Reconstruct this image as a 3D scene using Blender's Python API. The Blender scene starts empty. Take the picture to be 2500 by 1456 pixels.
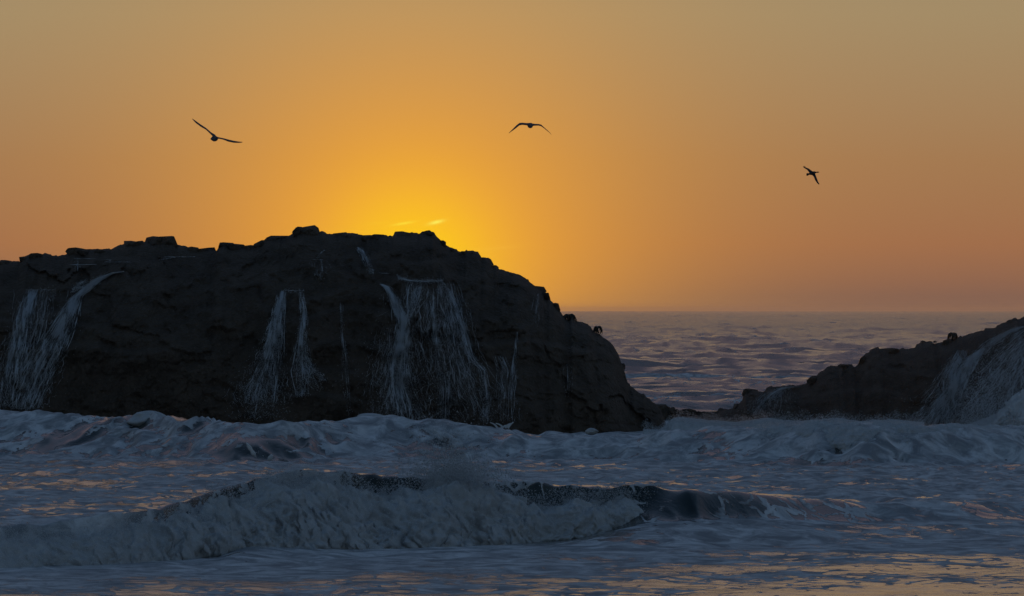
import bpy, bmesh, math, random
import numpy as np
from mathutils import Vector, Matrix

random.seed(7)
RNG = np.random.default_rng(11)
scene = bpy.context.scene
COL = scene.collection
R = math.radians

# ---------------------------------------------------------------- camera, sky, sun, exposure
F = 20833.3          # focal length in photograph pixels (300 mm on a 36 mm wide sensor, 2500 px)
H = 4.5              # camera height above mean sea level
HZ = 758.0           # row of the horizon
CX = 1250.0

cam_data = bpy.data.cameras.new("camera")
cam = bpy.data.objects.new("camera", cam_data)
COL.objects.link(cam)
cam.location = (0, 0, H)
cam.rotation_euler = (R(90), 0, 0)
cam_data.lens = 300
cam_data.sensor_width = 36
cam_data.shift_y = 30.0 / 2500.0
cam_data.clip_start = 1.0
cam_data.clip_end = 200000
scene.camera = cam

EXPO = 1.35
scene.view_settings.view_transform = 'Standard'
scene.view_settings.look = 'None'
scene.view_settings.gamma = 1
scene.view_settings.use_curve_mapping = False
scene.view_settings.exposure = EXPO
scene.render.engine = 'CYCLES'
cy = scene.cycles
cy.use_denoising = True
try:
    cy.denoiser = 'OPENIMAGEDENOISE'
except Exception:
    pass
cy.max_bounces = 6
cy.diffuse_bounces = 2
cy.glossy_bounces = 3
cy.transmission_bounces = 2
cy.volume_bounces = 0
cy.caustics_reflective = False
cy.caustics_refractive = False
cy.sample_clamp_indirect = 3.0

SUN_AZ = math.atan((1012 - CX) / F)
SUN_EL = R(0.25)
SUN_DIR = Vector((math.sin(SUN_AZ) * math.cos(SUN_EL), math.cos(SUN_AZ) * math.cos(SUN_EL), math.sin(SUN_EL)))

SKY_STRENGTH = 0.15
world = bpy.data.worlds.new("World")
scene.world = world
world.use_nodes = True


class NT:
    """small helper to write node graphs as expressions"""
    def __init__(self, tree):
        self.t = tree

    def new(self, kind, **kw):
        n = self.t.nodes.new(kind)
        for k, v in kw.items():
            setattr(n, k, v)
        return n

    def put(self, sock, v):
        if hasattr(v, 'is_output') or isinstance(v, bpy.types.NodeSocket):
            self.t.links.new(v, sock)
        else:
            sock.default_value = v

    def m(self, op, a, b=None, c=None, clamp=False):
        n = self.new('ShaderNodeMath', operation=op)
        n.use_clamp = clamp
        self.put(n.inputs[0], a)
        if b is not None:
            self.put(n.inputs[1], b)
        if c is not None:
            self.put(n.inputs[2], c)
        return n.outputs[0]

    def mix(self, f, a, b):
        n = self.new('ShaderNodeMix', data_type='RGBA')
        self.put(n.inputs[0], f)
        self.put(n.inputs[6], a if not isinstance(a, tuple) else (*a, 1)[:4])
        self.put(n.inputs[7], b if not isinstance(b, tuple) else (*b, 1)[:4])
        return n.outputs[2]

    def ramp(self, f, stops, interp='LINEAR'):
        n = self.new('ShaderNodeValToRGB')
        cr = n.color_ramp
        cr.interpolation = interp
        while len(cr.elements) < len(stops):
            cr.elements.new(0.5)
        for e, (p, c) in zip(cr.elements, stops):
            e.position = p
            e.color = (*c, 1) if isinstance(c, tuple) else (c, c, c, 1)
        self.put(n.inputs[0], f)
        return n.outputs[0]

    def noise(self, vec, scale, detail=4, rough=0.55, dist=0.0, dims='3D'):
        n = self.new('ShaderNodeTexNoise', noise_dimensions=dims)
        self.put(n.inputs['Vector'], vec)
        n.inputs['Scale'].default_value = scale
        n.inputs['Detail'].default_value = detail
        n.inputs['Roughness'].default_value = rough
        n.inputs['Distortion'].default_value = dist
        return n.outputs[0]

    def smooth(self, v, a, b):
        n = self.new('ShaderNodeMapRange', interpolation_type='SMOOTHSTEP')
        self.put(n.inputs[0], v)
        self.put(n.inputs[1], a)
        self.put(n.inputs[2], b)
        return n.outputs[0]


def build_world():
    nt = NT(world.node_tree)
    bg = world.node_tree.nodes['Background']
    sky = nt.new('ShaderNodeTexSky', sky_type='NISHITA', sun_disc=False)
    sky.sun_elevation = SUN_EL
    sky.sun_rotation = SUN_AZ
    sky.altitude = 0
    sky.air_density = 1.0
    sky.dust_density = 2.5
    sky.ozone_density = 2.0
    tc = nt.new('ShaderNodeTexCoord')
    sep = nt.new('ShaderNodeSeparateXYZ')
    world.node_tree.links.new(tc.outputs['Generated'], sep.inputs[0])
    x, y, z = sep.outputs
    deg = 180 / math.pi
    el = nt.m('MULTIPLY', nt.m('ARCSINE', z), deg)                                   # elevation in degrees
    az = nt.m('MULTIPLY', nt.m('ARCTAN2', x, y), deg)
    da = nt.m('SUBTRACT', az, SUN_AZ * deg)
    de = nt.m('SUBTRACT', el, SUN_EL * deg)
    sq = lambda v: nt.m('MULTIPLY', v, v)
    r2 = nt.m('ADD', sq(da), sq(de))                                                # squared angle from the sun
    K = 1.0 / (SKY_STRENGTH * 2 ** EXPO)
    c = lambda r, g, b: (r * K, g * K, b * K)
    # sunset air low over the sea, by elevation 0..16 degrees (square root spacing)
    t = nt.m('SQRT', nt.m('DIVIDE', nt.m('MAXIMUM', el, 0.0), 30.0), clamp=True)
    st = [(0.0, (.190, .110, .084)), (.058, (.225, .117, .080)), (.082, (.275, .130, .075)), (.122, (.355, .155, .070)), (.183, (.372, .195, .084)),
          (.258, (.372, .265, .137)), (.365, (.295, .218, .164)), (.483, (.208, .156, .153)), (.606, (.150, .122, .150)), (.73, (.104, .106, .154)), (1.0, (.060, .088, .160))]
    # ramps clamp nothing but keep values below 1: scale afterwards
    base = nt.ramp(t, st)
    # the wide side glow falls off with azimuth
    side = nt.m('POWER', 2.718, nt.m('MULTIPLY', sq(nt.m('DIVIDE', da, 24.0)), -1.0))
    base = nt.mix(side, nt.mix(0.6, base, (.090, .085, .110)), base)
    # aureole round the hidden sun
    w1 = nt.m('POWER', 2.718, nt.m('MULTIPLY', nt.m('POWER', nt.m('DIVIDE', r2, 1.42 ** 2), 0.80), -1.0))
    col = nt.mix(w1, base, (1.0, .425, .028))
    w2 = nt.m('POWER', 2.718, nt.m('MULTIPLY', nt.m('DIVIDE', r2, .50 ** 2), -1.0))
    col = nt.mix(nt.m('MULTIPLY', w2, .9), col, (1.0, .64, .005))

    # faint lit wisps of cloud close to the sun
    def wisp(px, py, lx, ly, tilt, amp, c0):
        a0 = math.degrees(math.atan((px - CX) / F))
        e0 = math.degrees(math.atan((HZ - py) / F))
        u = nt.m('SUBTRACT', az, a0)
        v = nt.m('SUBTRACT', nt.m('SUBTRACT', el, e0), nt.m('MULTIPLY', u, tilt))
        lx = math.degrees(lx / F)
        ly = math.degrees(ly / F)
        q = nt.m('ADD', sq(nt.m('DIVIDE', u, lx)), sq(nt.m('DIVIDE', v, ly)))
        return nt.m('MULTIPLY', nt.m('POWER', 2.718, nt.m('MULTIPLY', q, -1.0)), amp), c0
    for a in ((1065, 543, 17, 4.2, .22, 1.0, (1.0, .84, .10)), (985, 546, 24, 3.0, .16, .7, (1.0, .78, .05)),
              (920, 545, 30, 2.0, .05, .18, (1.0, .66, .03)), (1215, 606, 60, 4, .08, .16, (1.0, .56, .06))):
        f, c0 = wisp(*a)
        col = nt.mix(f, col, c0)
    scl = nt.new('ShaderNodeVectorMath', operation='SCALE')
    world.node_tree.links.new(col, scl.inputs[0])
    scl.inputs['Scale'].default_value = K
    # the low sunset air hands over to the open sky
    fade_e = nt.smooth(el, 34.0, 18.0)
    fade_a = nt.smooth(nt.m('ABSOLUTE', da), 75.0, 18.0)
    f = nt.m('MULTIPLY', fade_e, fade_a)
    out = nt.mix(f, sky.outputs[0], scl.outputs[0])
    world.node_tree.links.new(out, bg.inputs[0])
    bg.inputs[1].default_value = SKY_STRENGTH


build_world()
sun_data = bpy.data.lights.new("sun", 'SUN')
sun_data.energy = 0.6
sun_data.angle = R(0.53)
sun_data.color = (1.0, .48, .16)
sun = bpy.data.objects.new("sun", sun_data)
COL.objects.link(sun)
sun.rotation_euler = (-SUN_DIR).to_track_quat('-Z', 'Y').to_euler()
sun.location = (0, 0, 60)

# ---------------------------------------------------------------- noise
_perm = np.random.default_rng(5).permutation(256)
_perm = np.concatenate([_perm, _perm, _perm])
_ga = np.random.default_rng(6).uniform(0, 2 * np.pi, 256)
_g2 = np.stack([np.cos(_ga), np.sin(_ga)], 1)
_g3 = np.random.default_rng(8).normal(size=(256, 3))
_g3 /= np.linalg.norm(_g3, axis=1)[:, None]


def _fade(t):
    return t * t * t * (t * (t * 6 - 15) + 10)


def n2(x, y, s=0):
    x = np.asarray(x, float) + s * 17.31
    y = np.asarray(y, float) + s * 9.77
    xf, yf = np.floor(x), np.floor(y)
    xi, yi = xf.astype(np.int64) & 255, yf.astype(np.int64) & 255
    x, y = x - xf, y - yf
    u, v = _fade(x), _fade(y)

    def g(i, j, dx, dy):
        h = _perm[_perm[(xi + i) & 255] + ((yi + j) & 255)]
        q = _g2[h]
        return q[..., 0] * dx + q[..., 1] * dy
    a = g(0, 0, x, y); b = g(1, 0, x - 1, y)
    c = g(0, 1, x, y - 1); d = g(1, 1, x - 1, y - 1)
    return 1.5 * (a + u * (b - a) + v * ((c + u * (d - c)) - (a + u * (b - a))))


def n3(x, y, z, s=0):
    x = np.asarray(x, float) + s * 17.31
    y = np.asarray(y, float) + s * 9.77
    z = np.asarray(z, float) + s * 5.13
    xf, yf, zf = np.floor(x), np.floor(y), np.floor(z)
    xi, yi, zi = (q.astype(np.int64) & 255 for q in (xf, yf, zf))
    x, y, z = x - xf, y - yf, z - zf
    u, v, w = _fade(x), _fade(y), _fade(z)

    def g(i, j, k):
        h = _perm[_perm[_perm[(xi + i) & 255] + ((yi + j) & 255)] + ((zi + k) & 255)]
        q = _g3[h]
        return q[..., 0] * (x - i) + q[..., 1] * (y - j) + q[..., 2] * (z - k)
    lo = lambda a, b, t: a + t * (b - a)
    return 1.5 * lo(lo(lo(g(0, 0, 0), g(1, 0, 0), u), lo(g(0, 1, 0), g(1, 1, 0), u), v),
                    lo(lo(g(0, 0, 1), g(1, 0, 1), u), lo(g(0, 1, 1), g(1, 1, 1), u), v), w)


def cells(x, y, s=0):
    """broken blocks: random value of the nearest cell, and distance to its border"""
    x = np.asarray(x, float) + s * 3.7
    y = np.asarray(y, float) + s * 5.9
    xi, yi = np.floor(x), np.floor(y)
    f1 = np.full(x.shape, 9.0); f2 = np.full(x.shape, 9.0); val = np.zeros(x.shape)
    for i in (-1, 0, 1):
        for j in (-1, 0, 1):
            h = _perm[_perm[(xi + i).astype(np.int64) & 255] + ((yi + j).astype(np.int64) & 255)]
            px = xi + i + .15 + .7 * (_perm[h + 31] / 255.0)
            py = yi + j + .15 + .7 * (_perm[h + 77] / 255.0)
            d = np.maximum(np.abs(px - x), np.abs(py - y)) * .6 + .4 * np.hypot(px - x, py - y)
            near = d < f1
            f2 = np.where(near, f1, np.minimum(f2, d))
            val = np.where(near, _perm[h + 140] / 255.0, val)
            f1 = np.where(near, d, f1)
    return val - .5, f2 - f1


def sstep(v, a, b):
    t = np.clip((np.asarray(v, float) - a) / (b - a), 0, 1)
    return t * t * (3 - 2 * t)


def curve(pts):
    xs = np.array([p[0] for p in pts], float)
    ys = np.array([p[1] for p in pts], float)
    return lambda x: np.interp(x, xs, ys)


def soft(pts, w=12.0):
    """polyline smoothed a little"""
    c = curve(pts)
    return lambda x: (c(x - w) + 2 * c(x) + c(x + w)) / 4


def wx(px, D):
    return (px - CX) / F * D


def wz(py, D):
    return H - (py - HZ) / F * D


# ---------------------------------------------------------------- mesh helpers
def mesh_obj(name, verts, faces, mat, parent=None, smooth=True, attrs=None):
    me = bpy.data.meshes.new(name)
    verts = np.asarray(verts, np.float32).reshape(-1, 3)
    faces = np.asarray(faces, np.int32)
    n = faces.shape[1]
    me.vertices.add(len(verts))
    me.vertices.foreach_set('co', verts.ravel())
    me.loops.add(faces.size)
    me.loops.foreach_set('vertex_index', faces.ravel())
    me.polygons.add(len(faces))
    me.polygons.foreach_set('loop_start', np.arange(0, faces.size, n, dtype=np.int32))
    me.polygons.foreach_set('use_smooth', np.full(len(faces), smooth, bool))
    for k, v in (attrs or {}).items():
        a = me.attributes.new(k, 'FLOAT', 'POINT')
        a.data.foreach_set('value', np.asarray(v, np.float32).ravel())
    me.update(calc_edges=True)
    me.validate()
    if mat:
        me.materials.append(mat)
    o = bpy.data.objects.new(name, me)
    COL.objects.link(o)
    if parent:
        o.parent = parent
    return o


def grid_faces(nr, nc, flip=False):
    i = np.arange(nr - 1)[:, None] * nc + np.arange(nc - 1)[None, :]
    q = np.stack([i, i + 1, i + nc + 1, i + nc], -1).reshape(-1, 4)
    return q[:, ::-1] if flip else q


def tag(o, label=None, cat=None, group=None, kind=None):
    if label:
        o['label'] = label
    if cat:
        o['category'] = cat
    if group:
        o['group'] = group
    if kind:
        o['kind'] = kind
    return o


def empty(name, loc):
    o = bpy.data.objects.new(name, None)
    COL.objects.link(o)
    o.location = loc
    o.empty_display_size = .2
    return o


_oct_v = np.array([(1, 0, 0), (-1, 0, 0), (0, 1, 0), (0, -1, 0), (0, 0, 1.25), (0, 0, -1.25)], float)
_oct_f = np.array([(0, 2, 4), (2, 1, 4), (1, 3, 4), (3, 0, 4), (2, 0, 5), (1, 2, 5), (3, 1, 5), (0, 3, 5)])
_tet_v = np.array([(1, 1, 1), (-1, -1, 1), (-1, 1, -1), (1, -1, -1)], float) * .8
_tet_f = np.array([(0, 1, 2), (0, 3, 1), (0, 2, 3), (1, 3, 2)])


def droplets(name, P, rad, mat, parent=None, fine=False):
    """many drops of water as one mesh"""
    P = np.asarray(P, float)
    bv, bf = (_oct_v, _oct_f) if fine else (_tet_v, _tet_f)
    n = len(P)
    rot = RNG.normal(size=(n, 3, 3))
    q, _ = np.linalg.qr(rot)
    V = np.einsum('nij,kj->nki', q, bv) * np.asarray(rad)[:, None, None] + P[:, None, :]
    Fc = (bf[None] + (np.arange(n) * len(bv))[:, None, None]).reshape(-1, 3)
    o = mesh_obj(name, V.reshape(-1, 3), Fc, mat, parent, smooth=True)
    o['kind'] = 'stuff'
    return o


def tubes(strands, sides=3):
    """strands: list of (points Nx3, radii N) -> verts, quads"""
    V, Q, base = [], [], 0
    ang = np.arange(sides) * 2 * np.pi / sides
    for P, r in strands:
        P = np.asarray(P, float)
        n = len(P)
        T = np.gradient(P, axis=0)
        T /= np.linalg.norm(T, axis=1)[:, None] + 1e-9
        A = np.cross(T, np.array([0.0, 1.0, 0.05]))
        A /= np.linalg.norm(A, axis=1)[:, None] + 1e-9
        B = np.cross(T, A)
        ring = P[:, None, :] + np.asarray(r)[:, None, None] * (np.cos(ang)[None, :, None] * A[:, None, :] + np.sin(ang)[None, :, None] * B[:, None, :])
        V.append(ring.reshape(-1, 3))
        i = np.arange(n - 1)[:, None] * sides + np.arange(sides)[None, :]
        j = np.arange(n - 1)[:, None] * sides + (np.arange(sides)[None, :] + 1) % sides
        Q.append((np.stack([i, j, j + sides, i + sides], -1) + base).reshape(-1, 4))
        base += n * sides
    return np.concatenate(V), np.concatenate(Q)


# ---------------------------------------------------------------- materials
def new_mat(name):
    m = bpy.data.materials.new(name)
    m.use_nodes = True
    nt = NT(m.node_tree)
    p = m.node_tree.nodes['Principled BSDF']
    tc = nt.new('ShaderNodeNewGeometry')
    return m, nt, p, tc.outputs['Position']


def bump(nt, p, h, strength, dist):
    b = nt.new('ShaderNodeBump')
    b.inputs['Strength'].default_value = strength
    b.inputs['Distance'].default_value = dist
    nt.put(b.inputs['Height'], h)
    nt.t.links.new(b.outputs[0], p.inputs['Normal'])
    return b


def mat_sea():
    m, nt, p, pos = new_mat("sea_water")
    at = nt.new('ShaderNodeAttribute', attribute_name='foam').outputs['Fac']
    far = nt.new('ShaderNodeAttribute', attribute_name='far').outputs['Fac']
    mp = nt.new('ShaderNodeMapping')
    nt.put(mp.inputs[0], pos)
    mp.inputs['Scale'].default_value = (1.0, .55, 1.0)
    v = mp.outputs[0]
    big = nt.noise(v, .30, 9, .62, .6)
    lace = nt.noise(v, 2.2, 6, .6, 1.2)
    # lacy holes where foam thins out
    ridge = nt.m('ABSOLUTE', nt.m('SUBTRACT', lace, .5))
    n = nt.m('ADD', nt.m('MULTIPLY', big, .75), nt.m('ADD', nt.m('MULTIPLY', lace, .25), nt.m('MULTIPLY', ridge, -.25)))
    wv = nt.new('ShaderNodeVectorMath', operation='ADD')
    nt.put(wv.inputs[0], v)
    dn = nt.new('ShaderNodeTexNoise')
    nt.put(dn.inputs['Vector'], v)
    dn.inputs['Scale'].default_value = 1.4
    dn.inputs['Detail'].default_value = 3
    nt.t.links.new(dn.outputs['Color'], wv.inputs[1])
    vo = nt.new('ShaderNodeTexVoronoi', feature='DISTANCE_TO_EDGE')
    nt.t.links.new(wv.outputs[0], vo.inputs['Vector'])
    vo.inputs['Scale'].default_value = 1.5
    web = nt.smooth(vo.outputs['Distance'], .16, .0)
    n = nt.m('ADD', n, nt.m('MULTIPLY', web, .09))
    th = nt.m('SUBTRACT', 1.015, at)
    th = nt.m('ADD', .24, nt.m('MULTIPLY', th, .50))
    mask = nt.smooth(n, nt.m('SUBTRACT', th, .014), nt.m('ADD', th, .016))
    fcol = nt.mix(nt.smooth(nt.noise(v, 1.3, 8, .68, .8), .36, .68), (.27, .29, .31), (.84, .85, .86))
    wcol = nt.mix(nt.noise(v, .4, 2, .5), (.016, .028, .032), (.028, .044, .046))
    nt.put(p.inputs['Base Color'], nt.mix(mask, wcol, fcol))
    nt.put(p.inputs['Roughness'], nt.m('ADD', nt.m('MULTIPLY', mask, .6), nt.m('ADD', .10, nt.m('MULTIPLY', far, .05))))
    p.inputs['IOR'].default_value = 1.333
    rip = nt.noise(v, 1.6, 6, .6, .4)
    fine = nt.noise(v, 12.0, 5, .7)
    hgt = nt.m('ADD', nt.m('MULTIPLY', rip, nt.m('ADD', .05, nt.m('MULTIPLY', far, .45))),
               nt.m('MULTIPLY', nt.m('MULTIPLY', fine, mask), .055))
    hgt = nt.m('ADD', hgt, nt.m('MULTIPLY', mask, .02))
    bump(nt, p, hgt, .75, 1.0)
    return m


def mat_foam(name, c0, c1, sc=6.0, bs=.5, trans=0.0):
    m, nt, p, pos = new_mat(name)
    nt.put(p.inputs['Base Color'], nt.mix(nt.noise(pos, sc, 6, .65), c0, c1))
    p.inputs['Roughness'].default_value = .75
    p.inputs['IOR'].default_value = 1.2
    if bs:
        bump(nt, p, nt.noise(pos, sc * 3, 6, .7), bs, .06)
    if trans:
        out = m.node_tree.nodes['Material Output']
        tr = nt.new('ShaderNodeBsdfTranslucent')
        tr.inputs[0].default_value = (*c1, 1)
        ms = nt.new('ShaderNodeMixShader')
        ms.inputs[0].default_value = trans
        nt.t.links.new(p.outputs[0], ms.inputs[1])
        nt.t.links.new(tr.outputs[0], ms.inputs[2])
        nt.t.links.new(ms.outputs[0], out.inputs[0])
    return m


def mat_rock(name, c0, c1, c2, sc=1.0):
    m, nt, p, pos = new_mat(name)
    a = nt.noise(pos, .8 * sc, 6, .6)
    b = nt.noise(pos, 9.0 * sc, 5, .65)
    col = nt.mix(nt.smooth(a, .35, .65), c0, c1)
    col = nt.mix(nt.smooth(b, .55, .72), col, c2)
    nt.put(p.inputs['Base Color'], col)
    nt.put(p.inputs['Roughness'], nt.m('ADD', .6, nt.m('MULTIPLY', b, .35)))
    p.inputs['Specular IOR Level'].default_value = .25
    vor = nt.new('ShaderNodeTexVoronoi')
    nt.put(vor.inputs['Vector'], pos)
    vor.inputs['Scale'].default_value = 7.0 * sc
    h = nt.m('ADD', nt.m('MULTIPLY', vor.outputs[0], -.9), nt.m('ADD', nt.m('MULTIPLY', b, .8), nt.m('MULTIPLY', a, 2.0)))
    bump(nt, p, h, 1.0, .12)
    return m


def mat_plain(name, col, rough=.6, var=.3, sc=8.0):
    m, nt, p, pos = new_mat(name)
    d = tuple(c * (1 - var) for c in col)
    nt.put(p.inputs['Base Color'], nt.mix(nt.noise(pos, sc, 4, .6), d, col))
    p.inputs['Roughness'].default_value = rough
    return m


M_SEA = mat_sea()
M_WW = mat_foam("whitewater_foam", (.30, .32, .34), (.78, .79, .80), 4.0, .5)
M_SPL = mat_foam("splash_foam", (.60, .62, .64), (.90, .91, .92), 3.0, .5)
M_DROP = mat_foam("spray_drops", (.78, .80, .82), (.88, .89, .90), 3.0, 0, .3)
M_FALL = mat_foam("falling_water", (.80, .83, .87), (.92, .93, .95), 7.0, 0, .2)
M_ROCK = mat_rock("wet_basalt", (.080, .058, .042), (.122, .090, .066), (.170, .128, .096))
M_BOULD = M_ROCK
M_ROCK2 = mat_rock("mussel_covered_rock", (.092, .066, .050), (.138, .102, .078), (.190, .144, .112), 1.4)
M_KELP = mat_plain("kelp", (.030, .024, .012), .4)
M_GULL = mat_plain("gull_feathers", (.16, .15, .16), .8)
M_CORM = mat_plain("dark_feathers", (.030, .027, .027), .6)

# ---------------------------------------------------------------- the sea: one sheet, rows follow the wave lines
foot1 = soft([(-600, 1405), (0, 1398), (300, 1390), (500, 1374), (600, 1335), (750, 1338), (1000, 1346), (1200, 1342), (1400, 1320),
              (1600, 1272), (1800, 1270), (2100, 1278), (2500, 1268), (3100, 1262)], 30)
crest1 = soft([(-600, 1330), (0, 1288), (150, 1275), (250, 1262), (400, 1236), (560, 1192), (690, 1152), (760, 1146), (880, 1154), (980, 1166),
               (1130, 1172), (1260, 1178), (1400, 1187), (1500, 1192), (1580, 1186), (1640, 1197), (1800, 1206), (1900, 1207), (2000, 1218),
               (2150, 1232), (2300, 1226), (2500, 1222), (3100, 1220)], 16)
foot2 = soft([(-600, 1100), (0, 1108), (300, 1118), (600, 1128), (900, 1120), (1300, 1122), (1700, 1128), (2100, 1138), (2500, 1130), (3100, 1125)], 40)
crest2 = soft([(-600, 1000), (0, 1006), (150, 1009), (300, 1016), (420, 1018), (540, 1031), (640, 1029), (690, 1023), (820, 1036), (880, 1017),
               (950, 1015), (1040, 1025), (1200, 1040), (1330, 1048), (1450, 1055), (1550, 1056), (1640, 1046), (1760, 1040), (1880, 1033),
               (2000, 1031), (2200, 1037), (2500, 1040), (3100, 1038)], 10)


def D_of(y, z=0.0):
    return (H - z) * F / (y - HZ)


DBRK = soft([(-600, 143), (0, 146.5), (300, 149.5), (600, 156), (900, 160), (1400, 165), (1700, 168), (2500, 176), (3100, 180)], 60)


def open_sea():
    """the sea beyond the rocks out to the horizon"""
    core = np.linspace(1260, 2760, 470)
    left = np.array([-60000, -30000, -14000, -6000, -3000, -1500, -800, -330, 0, 300, 600, 850, 1000, 1080, 1140], float)
    right = np.array([2900, 3000, 3200, 3600, 4300, 5600, 8000, 14000, 30000, 60000], float)
    xp = np.concatenate([left, core, right])
    n = 560
    t = np.linspace(0, 1, n)
    a, b = 1 / 386.0, 1 / 40000.0
    D = 1 / (a + (b - a) * (1 - (1 - t) ** 1.10))
    XP, D = np.meshgrid(xp, D)
    X = (XP - CX) / F * D
    Y = D
    corem = sstep(np.abs(XP - 1250), 1900, 1620)
    # wave fields stretch in depth where single waves are too far off to tell apart
    k0 = 700.0
    Yw = np.where(D < k0, D, k0 + k0 / .25 * ((np.maximum(D, k0) / k0) ** .25 - 1))
    sw = n2(X / 70, Yw / 44, 10) * .55 + n2(X / 30, Yw / 21, 11) * .35
    ch = 1 - np.sqrt(n2(X / 19 + 1.2 * sw, Yw / 10.0, 12) ** 2 + .004) * 2.4
    ch2 = 1 - np.sqrt(n2(X / 8.0 + sw, Yw / 4.4, 13) ** 2 + .004) * 2.4
    ch3 = 1 - np.abs(n2(X / 3.2 + ch2, Yw / 2.6, 14)) * 2.4
    gain = np.interp(D, [386, 600, 1500, 5000, 40000], [.8, 1.0, 1.25, 1.5, 1.6])
    z = gain * (.85 * sw + .42 * (ch - .3) + .30 * (ch2 - .3) + .13 * (ch3 - .3))
    # long swell faces seen between the rocks
    for py, w, amp in ((898, 17, .75), (962, 10, .40), (842, 40, .55), (806, 80, .5)):
        Dc = D_of(py, .3) + X * .25
        q = (D - Dc) / w
        z += amp * np.exp(-q * q) * (1 + .45 * n2(X / 9, Y / 30, 15))
    z *= corem
    z -= .25 * sstep(D, 400, 388)
    foam = .82 * np.exp(-((D - D_of(930)) / 26) ** 2) * sstep(XP, 1330, 1500) * (1 + .35 * n2(X / 14, Y / 12, 21))
    foam += .5 * np.exp(-((D - D_of(985)) / 12) ** 2)
    foam += .26 * sstep(ch, .45, .95) * sstep(sw, -.1, .3) + .13 * ch2 + .06 * ch3
    for px, py in ((1822, 874), (1602, 872), (2112, 846), (1590, 877), (2420, 790), (2040, 786), (1642, 772), (2015, 905)):
        Dc = D_of(py, .5)
        foam += .8 * np.exp(-((XP - px) / 15) ** 2 - ((D - Dc) / (.012 * Dc)) ** 2)
    far = .25 + .75 * sstep(D, 400, 2500)
    return np.stack([X, Y, z], -1).reshape(-1, 3), grid_faces(*D.shape), np.clip(foam, 0, 1).ravel(), far.ravel()


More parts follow.
